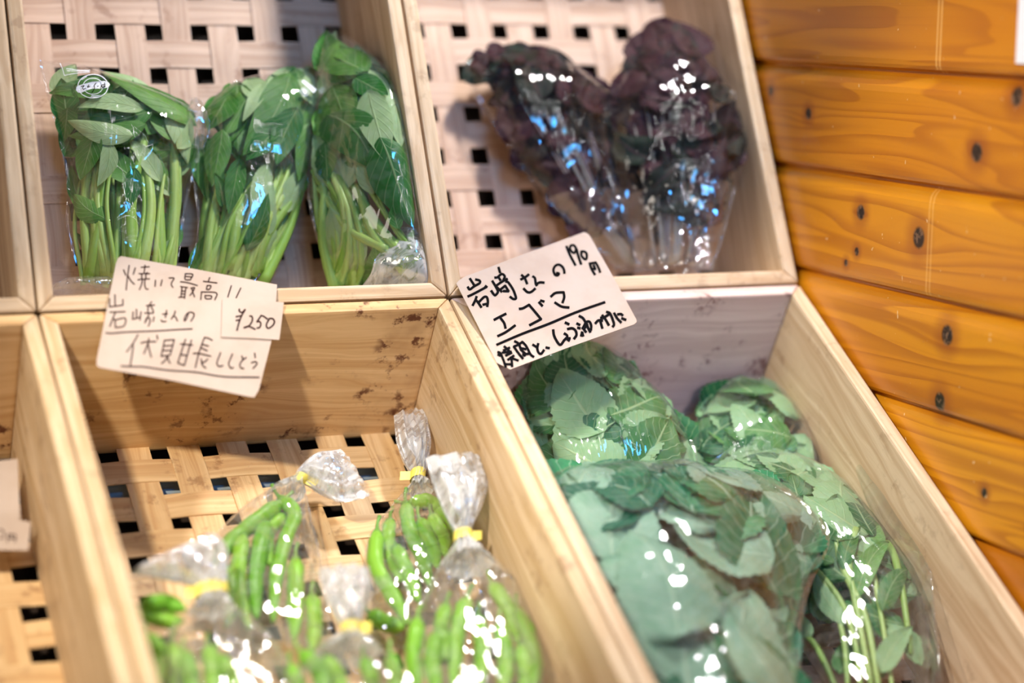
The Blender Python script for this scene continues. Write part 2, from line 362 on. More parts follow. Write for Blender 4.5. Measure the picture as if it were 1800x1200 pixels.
# ---------------------------------------------------------------- crates
def bevel_prism(quad,n0,n1,r,seg=2):
    bm=bmesh.new(); top=[bm.verts.new((x,t,n1)) for x,t in quad]; bot=[bm.verts.new((x,t,n0)) for x,t in quad]
    bm.faces.new(top); bm.faces.new(bot[::-1])
    for i in range(4): j=(i+1)%4; bm.faces.new((top[i],bot[i],bot[j],top[j]))
    bmesh.ops.recalc_face_normals(bm,faces=bm.faces)
    bmesh.ops.bevel(bm,geom=[e for e in bm.edges],offset=r,segments=seg,affect='EDGES',profile=.6)
    bm.verts.ensure_lookup_table(); v=np.array([q.co[:] for q in bm.verts]); f=[[q.index for q in p.verts] for p in bm.faces]; bm.free(); return v,f
def board(name,fr,quad,depth,mat,parent,axis,r=.003):
    v,f=bevel_prism(quad,-depth,0,r)
    g=v[:,[0,2,1]] if axis=='x' else v[:,[1,2,0]]
    o=mesh(name,W(fr,v[:,0],v[:,1],v[:,2]),f,mat,parent,grain=g,smooth=False)
    return o
def weave(fr,x0,x1,t0,t1,hx,ht,depth,parent,par=0,mat=None):
    P=.052; wd=.0325; th=.0013; amp=.0010; V=[];F=[];G=[]; off=0; rng=random.Random(par)
    def strip(c,a0,a1,horiz,ph,gs):
        nonlocal off
        nseg=int((a1-a0)/.0065)+1; s=np.linspace(a0,a1,nseg)
        h=(-ph if horiz else ph)*amp*np.cos((s-(ht if not horiz else hx))/P*math.pi+math.pi/2)
        jit=rng.uniform(-.0012,.0012); w=wd/2+rng.uniform(-.0008,.0006)
        ring=[(-w,th/2),(w,th/2),(w,-th/2),(-w,-th/2)]
        vs=[]; gr=[]
        for i in range(nseg):
            for (a,b) in ring:
                cc=c+a+jit
                vs.append((s[i],cc,h[i]+b) if horiz else (cc,s[i],h[i]+b)); gr.append((s[i]+gs,a+gs*3,b))
        f=[]
        for i in range(nseg-1):
            for k in range(4): f.append((off+i*4+k,off+i*4+(k+1)%4,off+i*4+4+(k+1)%4,off+i*4+4+k))
        f.append((off,off+1,off+2,off+3)); e=off+(nseg-1)*4; f.append((e+3,e+2,e+1,e))
        V.extend(vs);F.extend(f);G.extend(gr); off+=len(vs)
    k=0
    i=math.floor((x0-hx)/P)-1
    while hx+(i+.5)*P<x1+.02:
        c=hx+(i+.5)*P
        if c-wd/2>x0-.012 and c+wd/2<x1+.012: strip(c,t0,t1,False,1 if i%2 else -1,i*.61)
        i+=1
    i=math.floor((t0-ht)/P)-1
    while ht+(i+.5)*P<t1+.02:
        c=ht+(i+.5)*P
        if c-wd/2>t0-.012 and c+wd/2<t1+.012: strip(c,x0,x1,True,1 if i%2 else -1,i*.37+5)
        i+=1
    v=np.array(V); 
    mesh('woven_base',W(fr,v[:,0],v[:,1],v[:,2]-depth-.003),F,mat,parent,grain=np.array(G),smooth=False)
B=.0158
def crate(label,fr,x0,x1,t0,t1,depth,hx,ht,par,mats,sl='slat'):
    x0+=.001; x1-=.001; base=W(fr,(x0+x1)/2,(t0+t1)/2,-depth-.006)
    c=thing('wooden_crate',label,'crate',base)
    d=depth+.008; g=.0003
    board('side_board',fr,[(x0,t0),(x0+B,t0+B),(x0+B,t1-B),(x0,t1)],d,mats[0],c,'t')
    board('side_board',fr,[(x1-B,t0+B),(x1,t0),(x1,t1),(x1-B,t1-B)],d,mats[1],c,'t')
    board('front_board',fr,[(x0,t0),(x1,t0),(x1-B,t0+B),(x0+B,t0+B)],d,mats[2],c,'x')
    board('back_board',fr,[(x0+B,t1-B),(x1-B,t1-B),(x1,t1),(x0,t1)],d,mats[3],c,'x')
    weave(fr,x0+B*.9,x1-B*.9,t0+B*.9,t1-B*.9,hx,ht,depth,c,par,M[sl])
    return c
w0,w1,w2,w3=M['crate'],M['crate_stained'],M['crate_cool_lit'],M['slat']
wg=M['crate_gold']; WL=.42; WR=.4126
crate('upper row wooden crate at the far left edge, mostly cut off','U',-2*WL,-WL,.001,.55,DU,-.338-.42,.370,1,[w0]*4)
crate('upper row wooden crate holding three bags of long-stemmed greens','U',-WL,0,.001,.55,DU,-.338,.370,2,[w0]*4)
crate('upper row wooden crate against the pine wall, holding red shiso','U',0,WR,.001,.55,DU,.1265,.3755,3,[w0]*4)
crate('lower row wooden crate at the far left with a small cut-off price card','L',-2*WL,-WL,-.62,-.001,DL,-.4502-.052*8,-.026,4,[wg,wg,w1,w1],'slat_gold')
crate('lower row wooden crate holding bags of long green peppers','L',-WL,0,-.62,-.001,DL,-.3410,-.026,5,[wg,wg,w1,w1],'slat_gold')
crate('lower row wooden crate against the pine wall holding bags of perilla leaves','L',0,WR,-.62,-.001,DL,.075,-.026,6,[w0,w0,w2,w2])

# stand that carries both rows
def slab(name,fr,x0,x1,t0,t1,n0,n1,parent,mat):
    v,f=bevel_prism([(x0,t0),(x1,t0),(x1,t1),(x0,t1)],n0,n1,.002,1)
    return mesh(name,W(fr,v[:,0],v[:,1],v[:,2]),f,mat,parent,grain=v,smooth=False)
st=thing('display_stand','sloping display stand under the two rows of wooden crates, near-black for the shade there','display stand',(-.2,.2,-.9))
slab('sloping_board','U',-.86,.411,.10,.56,-.235,-.215,st,M['stand'])
slab('sloping_board','L',-.86,.411,-.63,.16,-.245,-.225,st,M['stand'])
for fr,a,b,dp in (('U',.13,.56,DU),('L',-.63,-.10,DL)):
    for x in (-.83,-.42,-.002,.385):
        slab('batten',fr,x-.012,x+.012,a,b,-.2165 if fr=='U' else -.2265,-dp-.0085,st,M['stand'])
for x in (-.84,-.40,.39):
    for y,zt in ((.06,-.20),(-.45,-.50),(.42,.22)):
        v,f=bevel_prism([(x-.02,y-.02),(x+.02,y-.02),(x+.02,y+.02),(x-.02,y+.02)],-.9,zt,.002,1); mesh('leg',v,f,M['stand'],st,grain=v[:,[2,0,1]],smooth=False)
# pale blue rail seen through the pepper crate's base
p0=W('L',-.406,-.050,-.190); p1=W('L',-.016,-.050,-.190)
v,f,uv=tube(cat_rom([p0,p1],12),.0125,16)
o=mesh('plastic_pipe',v,f,M['pale_blue']); o['label']='pale blue plastic pipe under the woven base of the pepper crate'; o['category']='pipe'

# ---------------------------------------------------------------- bags
LIM={('U',0):(-.4035,-.0170,.0170,9),('U',1):(.0173,.3955,.0170,9),('L',0):(-.4035,-.0170,-.604,-.0172),('L',1):(.0173,.3955,-.604,-.0172)}
class Bag:
    """outline rows (photo pixels with the height n over the rim plane) from the bottom edge to the top edge, and half thickness"""
    def __init__(s,fr,rows):
        s.fr=fr; L=[at(a,b,fr,c) for a,b,c,_,_,_,_ in rows]; R=[at(d,e,fr,g) for _,_,_,d,e,g,_ in rows]
        n=80; s.n=n; s.L=cat_rom(L,n); s.R=cat_rom(R,n); s.T=np.maximum(cat_rom([[r[6],0,0] for r in rows],n)[:,0],.002)
        s.nv=len(rows); s.lim=LIM[(fr,int(s.L[:,0].mean()+s.R[:,0].mean()>-.02))]
        for q in (s.L,s.R): q[:,0],q[:,1]=s.clip(q[:,0],q[:,1])
        u=np.linspace(-1,1,41); U,Vv=np.meshgrid(u,np.linspace(0,1,n)); s.gx,s.gt,s.g0,s.gh=s.S(U,Vv); 
    def clip(s,x,t): return np.clip(x,s.lim[0],s.lim[1]),np.clip(t,s.lim[2],s.lim[3])
    def inside(s,x,t): return ((s.gx-x)**2+(s.gt-t)**2).min()<.0035**2
    def S(s,u,v):
        u=np.asarray(u,float); i=np.clip(np.asarray(v,float),0,1)*(s.n-1); a=np.floor(i).astype(int); a=np.clip(a,0,s.n-2); f=i-a
        Lp=s.L[a]*(1-f)[...,None]+s.L[a+1]*f[...,None]; Rp=s.R[a]*(1-f)[...,None]+s.R[a+1]*f[...,None]; T=s.T[a]*(1-f)+s.T[a+1]*f
        q=(u+1)/2; P=Lp*(1-q)[...,None]+Rp*q[...,None]
        h=T*np.clip(1-np.abs(u)**2.3,0,1)**.6
        return P[...,0],P[...,1],P[...,2],h
    def height(s,x,t):
        x=np.asarray(x,float); t=np.asarray(t,float); sh=x.shape; x=x.ravel(); t=t.ravel()
        gx,gt,g0,gh=[a.ravel() for a in (s.gx,s.gt,s.g0,s.gh)]
        d=(x[:,None]-gx)**2+(t[:,None]-gt)**2+1e-8; idx=np.argpartition(d,6,axis=1)[:,:6]
        w=1/np.take_along_axis(d,idx,1); w/=w.sum(1)[:,None]
        return (g0[idx]*w).sum(1).reshape(sh),(gh[idx]*w).sum(1).reshape(sh)
    def film(s,parent,mat,seed,name='film',amp=.0022,pleat=0,sc_=1.0,flange=1.06,floor=None):
        nu,nv=96,150; u=np.linspace(-1,1,nu); u=np.sign(u)*np.abs(u)**.85*flange; vv=np.linspace(0,1,nv); U,Vg=np.meshgrid(u,vv)
        x,t,n0,h=s.S(U,Vg); x,t=s.clip(x,t); V=[];F=[];UV=[]
        for k,sgn in enumerate((1,-1)):
            wr=creases(x,t,seed+k*13,sc_)*amp*(.35+.65*(1-np.clip(np.abs(U),0,1)**4))
            if pleat:
                wd=np.abs(s.R[:,0]-s.L[:,0]); i=np.clip((Vg*(s.n-1)).astype(int),0,s.n-1); nar=np.clip(1.2-wd[i]/.09,0,1)
                wr=wr+pleat*nar*np.sin(U*11+seed+2*vnoise(U*3,Vg*9,seed%5))*np.minimum(1,h/.008)
            n=n0+sgn*(h*1.06+.0006)+wr
            if floor is not None: n=np.maximum(n,floor+.0012)
            V.append(W(s.fr,x,t,n).reshape(-1,3)); F+=grid_faces(nv,nu,k*nu*nv); UV.append(np.stack([x.ravel()+seed*.37,t.ravel()+k*1.7],1))
        mesh(name,np.vstack(V),F,mat,parent,uv=np.vstack(UV))
    def base(s):
        i=5; return W(s.fr,(s.gx[i,20]),s.gt[i,20],s.g0[i,20]-s.gh[i,20])

def leaf_shape(kind,nu,nv,rng):
    y=np.linspace(0,1,nv); x=np.linspace(-1,1,nu)
    if kind=='lance': w=np.clip(np.sin(np.pi*np.clip(y,0,1)**.72),0,1)**.85
    elif kind=='ovate': w=np.clip(np.sin(np.pi*y**.62),0,1)**.72; 
    else: w=np.clip(np.sin(np.pi*y**.66),0,1)**.7
    if kind!='lance':
        ser=np.abs((np.arange(nv)%2)-.5)*2; w=w*(1-(.07 if kind=='ovate' else .12)*((np.arange(nv)%2)))
    w[0]=.03; w[-1]=.0
    return x,y,w
def leaf(bag,parent,mat,kind,b,tip,width,layer,rng,curl=.15,bend=0.,frill=0.,fr=None,name='leaf'):
    """b, tip: (x, t) of the leaf's foot and tip; layer -1..1 between back and front of the bag"""
    nu,nv=(9,17) if kind=='lance' else (9,23)
    x,y,w=leaf_shape(kind,nu,nv,rng); X,Y=np.meshgrid(x,y)
    b=np.array(b,float);tip=np.array(tip,float)
    for _ in range(8):
        if bag.inside(*tip): break
        tip=tip+(b-tip)*.15
    for _ in range(8):
        if bag.inside(*b): break
        b=b+(tip-b)*.15
    d=tip-b; Lg=np.linalg.norm(d); d/=Lg+1e-9; p=V3(-d[1],d[0],0)[:2]
    wid=w[:,None]*width/2
    px_=b[0]+d[0]*Lg*Y+p[0]*(X*wid+bend*Lg*np.sin(np.pi*Y)); pt=b[1]+d[1]*Lg*Y+p[1]*(X*wid+bend*Lg*np.sin(np.pi*Y))
    px_,pt=bag.clip(px_,pt); n0,h=bag.height(px_,pt)
    off=curl*width*(X**2-.3)*rng.choice([1,-1,1])*.5+frill*width*vnoise(X*2.2+rng.random()*9,Y*5,3)*np.abs(X)+.06*width*np.sin(Y*5+rng.random()*6)
    n=n0+np.clip(layer*h*.86+off,-h*.92-.0006,h*.93+.0004)
    P=W(bag.fr,px_,pt,n).reshape(-1,3)
    mesh(name,P,grid_faces(nv,nu),mat,parent,uv=np.stack([X.ravel(),Y.ravel()],1))
def xt(px,py,fr,n): return at(px,py,fr,n)[:2]
def stem(bag,parent,mat,pts,r,layer,name='stem',n=14,taper=.6,drop=0.):
    """pts are (x, t)"""
    p=cat_rom([[a,b,0] for a,b in pts],n); p[:,0],p[:,1]=bag.clip(p[:,0],p[:,1]); p[:,0]=np.clip(p[:,0],bag.lim[0]+r,bag.lim[1]-r); n0,h=bag.height(p[:,0],p[:,1])
    nn=n0+(layer-drop*np.linspace(0,1,n)**2)*np.maximum(h*.85-r,0)
    v,f,uv=tube(W(bag.fr,p[:,0],p[:,1],nn),np.linspace(r,r*taper,n),8); mesh(name,v,f,mat,parent,uv=uv)

def rand_leaves(bag,parent,mat,kind,count,vr,ur,size,wid,ang,rng,layers=(-.6,.75),**kw):
    for i in range(count):
        v=rng.uniform(*vr); u=rng.uniform(*ur); x,t,_,_=bag.S(np.array(u),np.array(v))
        Ls=rng.uniform(*size); a=math.radians(rng.uniform(*ang))
        x,t=float(x),float(t); dx,dt=math.sin(a)*Ls,math.cos(a)*Ls
        b=(x-dx/2,t-dt/2); tp=(x+dx/2,t+dt/2)
        leaf(bag,parent,mat,kind,b,tp,Ls*rng.uniform(*wid),rng.uniform(*layers),rng,bend=rng.uniform(-.12,.12),**kw)

# --- three bags of greens, upper middle crate
GREENS=[
 dict(rows=[(170,506,-.130,282,502,-.130,.008),(142,470,-.121,306,470,-.121,.030),(122,395,-.118,316,400,-.118,.034),(124,325,-.118,328,335,-.116,.036),(112,250,-.114,350,245,-.112,.038),(92,175,-.110,352,208,-.112,.032),(79,126,-.108,305,178,-.110,.020),(73,106,-.106,170,120,-.108,.003)],
  lab='bag of long-stemmed greens at the left, with a white circular print on its film', blab='bunch of greens in the leftmost bag, leaves folded over to the left',
  st=((146,302),(478,502),(150,325),(205,290)),
  hero=[((345,222),(175,128),42,.93,.0),((232,243),(118,214),34,.95,.1),((250,196),(134,193),30,.9,-.1),((118,212),(108,136),40,.6,0),((255,222),(118,240),34,.85,.1),((165,235),(140,320),34,.9,0),((190,250),(170,330),26,.85,.1),((118,190),(112,250),30,.8,0),((300,180),(330,290),40,.7,0),((200,150),(130,150),36,.5,0),((235,300),(225,370),26,.9,0)],
  lv=((.48,.93),(-.85,.85),32,(-110,70))),
 dict(rows=[(322,505,-.128,440,500,-.122,.008),(345,440,-.121,482,440,-.116,.028),(352,380,-.119,516,380,-.110,.034),(345,310,-.117,545,300,-.108,.036),(350,240,-.115,560,240,-.106,.036),(362,190,-.113,573,182,-.104,.031),(410,146,-.112,568,142,-.104,.018),(470,130,-.112,545,116,-.104,.003)],
  lab='middle bag of long-stemmed greens, between the other two greens bags', blab='bunch of greens in the middle bag, broad pale leaves over slanting stems',
  st=((340,462),(470,502),(385,540),(225,320)),
  hero=[((508,132),(422,280),62,.95,.06),((502,212),(428,288),42,.93,0),((520,196),(482,296),46,.98,-.05),((402,163),(364,232),46,.9,0),((462,148),(424,218),22,.9,0),((440,160),(395,240),40,.75,0),((545,170),(505,262),42,.6,0),((548,215),(525,320),36,.7,0),((390,230),(372,330),36,.8,0),((420,280),(400,380),30,.85,0),((470,290),(440,380),30,.8,0),((380,190),(430,150),34,.6,0)],
  lv=((.42,.92),(-.85,.85),30,(-200,-150))),
 dict(rows=[(612,505,-.110,760,505,-.024,.008),(580,468,-.100,767,482,-.012,.028),(556,400,-.092,755,400,-.010,.034),(545,320,-.088,738,310,-.010,.036),(553,220,-.086,716,222,-.014,.034),(556,140,-.086,700,152,-.022,.028),(560,92,-.088,650,96,-.05,.016),(576,52,-.09,606,62,-.07,.003)],
  lab='bag of long-stemmed greens at the right, its film bunched up white at the lower corner', blab='bunch of greens in the right bag, stems slanting down to the right',
  st=((604,745),(470,500),(556,650),(255,340)),
  hero=[((563,125),(592,74),26,.8,0),((590,82),(618,110),24,.7,0),((644,162),(674,292),44,.95,0),((572,205),(658,302),58,.93,.06),((662,248),(724,402),62,.97,0),((575,130),(640,128),36,.8,0),((585,150),(610,230),42,.75,0),((690,160),(705,260),34,.7,0),((620,140),(680,170),36,.85,0),((560,190),(600,260),34,.8,0),((640,120),(690,190),36,.6,0),((570,250),(575,320),26,.8,0)],
  lv=((.45,.94),(-.85,.85),28,(-30,30))),
]
def pxn(bag,px,py):
    n=float(np.mean(bag.g0))
    for _ in range(4):
        p=at(px,py,bag.fr,n); n0,h=bag.height(np.array([p[0]]),np.array([p[1]])); n=float(n0[0]+.6*h[0])
    return at(px,py,bag.fr,n)[:2]
PX=1/1700.
for gi,g in enumerate(GREENS):
    rng=np.random.default_rng(40+gi); bag=Bag('U',g['rows']); g['bag']=bag
    tb=thing('plastic_bag',g['lab'],'plastic bag',bag.base()); g['tb']=tb
    bag.film(tb,M['film_soft'] if gi else M['film'],gi+3,amp=.0036,floor=-DU)
    bu=thing('greens_bunch',g['blab'],'greens',bag.base())
    (bx0,bx1),(by0,by1),(tx0,tx1),(ty0,ty1)=g['st']
    for i in range(40):
        q=(i%20+.5)/20+rng.uniform(-.06,.06); lay=.75 if i<20 else rng.uniform(-.5,.3)
        a=(bx0+(bx1-bx0)*q,rng.uniform(by0,by1)); b=(tx0+(tx1-tx0)*np.clip(q+rng.uniform(-.22,.22),0,1),rng.uniform(ty0,ty1))
        mid=((a[0]+b[0])/2+rng.uniform(-20,20),(a[1]+b[1])/2)
        stem(bag,bu,M['greens_stem'],[pxn(bag,*a),pxn(bag,*mid),pxn(bag,*b)],rng.uniform(.0024,.0076),lay+rng.uniform(-.25,.2),drop=.75)
    for (b,tp,w,lay,bend) in g['hero']:
        leaf(bag,bu,M['greens_leaf'],'lance',pxn(bag,*b),pxn(bag,*tp),w*1.2*PX,lay,rng,bend=bend,curl=.12)
    vr,ur,cnt,ang=g['lv']
    rand_leaves(bag,bu,M['greens_leaf'],'lance',cnt,vr,ur,(.05,.095),(.32,.46),ang,rng,(-.5,.8))
    rand_leaves(bag,bu,M['greens_leaf'],'lance',18,(.10,.6),(-.85,.85),(.03,.065),(.28,.42),(-40,40),rng,(-.5,.95))

# printed mark on the left bag's film, and small label on the middle bag's
def ribbon(pts,wd,n=None):
    """flat stroke in the plane: pts (k,2) -> verts (m,2), faces"""
    p=cat_rom([[a,b,0] for a,b in pts],n or max(2,5*(len(pts)-1)+1) if len(pts)>2 else 2)[:,:2]
    d=np.gradient(p,axis=0); d/=np.linalg.norm(d,axis=1)[:,None]+1e-9
    p=p.copy(); p[0]-=d[0]*wd*.25; p[-1]+=d[-1]*wd*.25
    q=np.stack([-d[:,1],d[:,0]],1)*wd/2; v=np.empty((2*len(p),2)); v[0::2]=p-q; v[1::2]=p+q
    return v,[(2*i,2*i+1,2*i+3,2*i+2) for i in range(len(p)-1)]
def film_marks(bag,tb,strokes,polys,name,mat,n_guess,lift=.0012):
    V=[];F=[];off=0
    for pts,wd in strokes:
        v,f=ribbon(pts,wd); V.append(v); F+=[tuple(off+i for i in q) for q in f]; off+=len(v)
    for pl in polys:
        V.append(np.array(pl,float)); F.append(tuple(range(off,off+len(pl)))); off+=len(pl)
    V=np.vstack(V); P=[]
    for a,b in V:
        n=n_guess
        for _ in range(4):
            p=at(a,b,bag.fr,n); n0,h=bag.height(np.array([p[0]]),np.array([p[1]])); n=float(n0[0]+h[0]*1.06)+lift+.0016
        P.append(W(bag.fr,p[0],p[1],n))
    mesh(name,np.array(P),F,mat,tb,smooth=False)
def arc(cx,cy,rx,ry,a0,a1,n=28,rot=0):
    out=[]
    for a in np.linspace(math.radians(a0),math.radians(a1),n):
        x,y=rx*math.cos(a),ry*math.sin(a); c,s=math.cos(rot),math.sin(rot); out.append((cx+x*c-y*s,cy+x*s+y*c))
    return out
def lz(L,ox,oy,k): return [[(ox+a/k,oy+b/k) for a,b in s] for s in L]
g1=GREENS[0]; K=10.906
mark=[(arc(163.5,151.5,26.5,20.5,0,360,48),1.3),(arc(163.5,151.5,17.5,14,0,360,40),1.0)]
pill=lz([[(700,640),(720,610),(800,585),(1000,530),(1240,515),(1320,545),(1345,590),(1310,640),(1200,660),(1000,665),(880,700),(790,745),(730,735),(695,690)]],70,95,K)
film_marks(g1['bag'],g1['tb'],mark+[(s,1.0) for s in lz([[(800,490),(850,460),(900,430)],[(990,790),(1070,800),(1150,790)],[(980,815),(1070,825),(1160,815)],[(510,280),(600,290),(760,310),(960,315)],[(520,320),(700,325),(940,330)],[(470,410),(700,365),(960,345)],[(390,180),(440,300),(470,410)]],70,95,K)],pill,'printed_mark',M['print'],-.1)
film_marks(g1['bag'],g1['tb'],[(s,1.5) for s in lz([[(790,620),(850,605)],[(850,605),(820,650),(835,670),(880,655)],[(940,590),(915,635),(960,620)],[(1080,550),(1040,610),(1050,650),(1000,740)],[(1100,620),(1125,615)],[(1240,550),(1250,635)],[(1240,590),(1190,590),(1180,620),(1210,635),(1240,620)]],70,95,K)],[],'printed_letters',M['ink_bold'],-.1,.0022)
g2=GREENS[1]
film_marks(g2['bag'],g2['tb'],[(s,.9) for s in lz([[(400,750),(510,660),(640,770),(600,850),(500,880),(400,750)]],500,110,15)],lz([[(440,500),(505,455),(850,710),(770,800)],[(460,740),(520,690),(600,770),(580,820),(520,840)]],500,110,15),'printed_label',M['print'],-.1)
# bunched film at the lower corner of the right bag
gb=Bag('U',[(640,502,-.060,764,505,-.016,.004),(655,480,-.040,770,485,-.008,.010),(664,452,-.032,770,455,-.006,.012),(690,425,-.030,752,428,-.010,.008),(705,400,-.034,735,402,-.020,.002)])
gb.film(GREENS[2]['tb'],M['film_tail'],31,'bunched_film',amp=.008,sc_=2.2)
gb=Bag('U',[(318,250,-.105,356,262,-.100,.003),(322,218,-.100,368,225,-.095,.007),(332,190,-.096,362,196,-.092,.006),(338,172,-.094,354,176,-.092,.002)])
gb.film(GREENS[0]['tb'],M['film_tail2'],33,'crumpled_edge',amp=.005,sc_=2.0)
gb=Bag('U',[(95,516,-.120,200,520,-.118,.003),(92,508,-.112,205,510,-.110,.008),(100,498,-.108,200,496,-.106,.007),(120,488,-.106,190,486,-.105,.002)])
gb.film(GREENS[0]['tb'],M['film_tail2'],35,'crumpled_foot',amp=.005,sc_=2.0)

# --- red shiso
SH=[dict(rows=[(1085,472,-.112,1150,474,-.110,.008),(1040,425,-.108,1142,422,-.104,.020),(962,350,-.109,1125,350,-.102,.030),(900,262,-.111,1102,270,-.100,.034),(850,182,-.112,1090,192,-.100,.034),(824,126,-.112,1052,150,-.102,.027),(832,100,-.112,985,98,-.106,.010),(860,92,-.112,955,87,-.108,.003)],
      lab='left bag of dark red shiso, leaning over to the left in its crate',bl='bunch of dark red shiso in the left bag'),
    dict(rows=[(1120,474,-.085,1248,472,-.035,.008),(1112,420,-.080,1266,420,-.030,.020),(1088,350,-.078,1288,330,-.026,.030),(1065,262,-.078,1309,236,-.024,.034),(1070,190,-.078,1287,170,-.026,.033),(1095,130,-.078,1247,115,-.034,.025),(1122,82,-.078,1216,76,-.046,.015),(1132,44,-.078,1196,42,-.052,.004)],
      lab='right bag of dark red shiso, upright beside the crate side by the wall',bl='bunch of dark red shiso in the right bag')]
for si,g in enumerate(SH):
    rng=np.random.default_rng(70+si); bag=Bag('U',g['rows']); tb=thing('plastic_bag',g['lab'],'plastic bag',bag.base())
    bag.film(tb,M['film_dark'],si+21,amp=.0050,sc_=.8,floor=-DU)
    ft=Bag('U',[(a,b,c+.002,d,e,f+.002,h*1.1) for a,b,c,d,e,f,h in g['rows'][:3]]); ft.film(tb,M['film_foot'],si+41,'gathered_foot',amp=.005,pleat=.002,sc_=1.5)
    bu=thing('shiso_bunch',g['bl'],'shiso',bag.base())
    rand_leaves(bag,bu,M['shiso_leaf'],'frilly',84,(.2,.95),(-.92,.92),(.038,.065),(.6,.85),(-150,150),rng,(-.5,.93),frill=.28,curl=.2)
    for i in range(14):
        q=rng.uniform(-.75,.75); P=[bag.S(np.array(q*(.7+.4*v)),np.array(v)) for v in (.03,.25,.55)]
        stem(bag,bu,M['shiso_stem'],[(float(p[0]),float(p[1])) for p in P],rng.uniform(.0012,.0022),rng.uniform(-.1,.55))

# --- perilla leaf bags
EG=[dict(rows=[(985,885,-.135,1228,885,-.125,.020),(955,805,-.118,1222,825,-.108,.034),(928,735,-.105,1203,762,-.100,.040),(914,672,-.094,1152,697,-.098,.036),(932,634,-.070,1087,634,-.078,.024),(985,604,-.046,1040,604,-.050,.004)],
      lab='bag of perilla leaves propped against the back board, under the tilted price card',bl='perilla leaves in the bag under the tilted price card',n=80,mat='film'),
    dict(rows=[(1230,860,-.135,1432,865,-.118,.020),(1222,795,-.124,1430,805,-.106,.032),(1226,747,-.120,1416,762,-.104,.034),(1250,702,-.114,1382,706,-.106,.028),(1290,664,-.108,1338,664,-.106,.004)],
      lab='small bag of perilla leaves in the back corner by the crate side',bl='perilla leaves in the small bag in the back corner',n=34,mat='film'),
    dict(rows=[(1400,1240,-.120,1622,1230,-.100,.030),(1390,1110,-.120,1627,1115,-.096,.040),(1365,1005,-.120,1602,1022,-.092,.042),(1285,905,-.120,1548,920,-.094,.038),(1246,832,-.120,1484,852,-.098,.028),(1290,783,-.102,1385,790,-.102,.004)],
      lab='bag of leafy perilla sprigs with stems showing, along the right side board',bl='perilla sprigs with pale green stems, in the bag along the right side board',n=64,mat='film_soft'),
    dict(rows=[(1090,1270,-.040,1410,1270,-.058,.045),(1030,1140,-.038,1396,1150,-.058,.050),(975,1010,-.036,1410,1040,-.058,.052),(950,910,-.037,1445,950,-.062,.050),(970,858,-.041,1420,900,-.064,.042),(985,834,-.044,1360,855,-.066,.026),(1010,818,-.046,1290,834,-.066,.004)],
      lab='large bag of perilla leaves nearest the front, blurred, on top of the others',bl='perilla leaves in the large front bag',n=54,mat='film_soft')]
for ei,g in enumerate(EG):
    rng=np.random.default_rng(100+ei); bag=Bag('L',g['rows']); g['bag']=bag; tb=thing('plastic_bag',g['lab'],'plastic bag',bag.base()); g['tb']=tb
    bag.film(tb,M[g['mat']],ei+51,amp=.0048,sc_=.8,floor=-DL)
    bu=thing('perilla_bunch',g['bl'],'perilla leaves',bag.base()); lm=M['teal_leaf'] if ei==3 else M['egoma_leaf']
    if ei==3: rand_leaves(bag,bu,lm,'ovate',44,(.06,.9),(-.85,.85),(.07,.1),(.7,.85),(-70,70),rng,(-.4,.35),curl=.1)
    rand_leaves(bag,bu,lm,'ovate',g['n'],(.06,.93) if ei!=2 else (.35,.93),(-.88,.88),(.062,.088) if ei!=3 else (.09,.135),(.68,.85),(-70,70),rng,(-.5,.92),curl=.1,frill=.05)
    if ei==2:
        for P in ([(1458,922),(1478,1000),(1520,1090),(1545,1215)],[(1502,935),(1490,990),(1502,1065),(1532,1215)],[(1412,985),(1468,1050),(1498,1120),(1512,1215)],[(1440,1012),(1478,1110),(1490,1215)],[(1352,1048),(1424,1124),(1470,1215)],[(1560,955),(1584,1040),(1600,1150)],[(1530,985),(1548,1080),(1570,1215)]):
            stem(bag,bu,M['perilla_stem'],[pxn(bag,*q) for q in P],rng.uniform(.0030,.0046),rng.uniform(.8,.97))
        for b_,t_,w_ in (((1462,1000),(1412,968),24),((1480,1105),(1430,1010),26),((1500,1060),(1560,960),34),((1548,1080),(1600,1000),34),((1424,1124),(1380,1060),26),((1545,1190),(1600,1110),36),((1478,1010),(1510,930),28)):
            leaf(bag,bu,M['egoma_leaf'],'lance',pxn(bag,*b_),pxn(bag,*t_),w_*PX*1.1,.92,rng,bend=.06)
        rand_leaves(bag,bu,M['egoma_leaf'],'ovate',15,(.03,.45),(-.85,.85),(.05,.075),(.3,.55),(-50,50),rng,(-.3,.8),curl=.2)
fb=Bag('L',[(1600,1240,-.105,1655,1200,-.070,.010),(1608,1120,-.100,1642,1090,-.066,.012),(1590,1010,-.092,1636,1010,-.062,.012),(1550,900,-.084,1606,920,-.060,.010),(1530,850,-.076,1570,845,-.060,.006),(1545,820,-.07,1562,815,-.062,.002)])
fb.film(EG[2]['tb'],M['film_soft'],77,'loose_film',amp=.004,sc_=1.6)

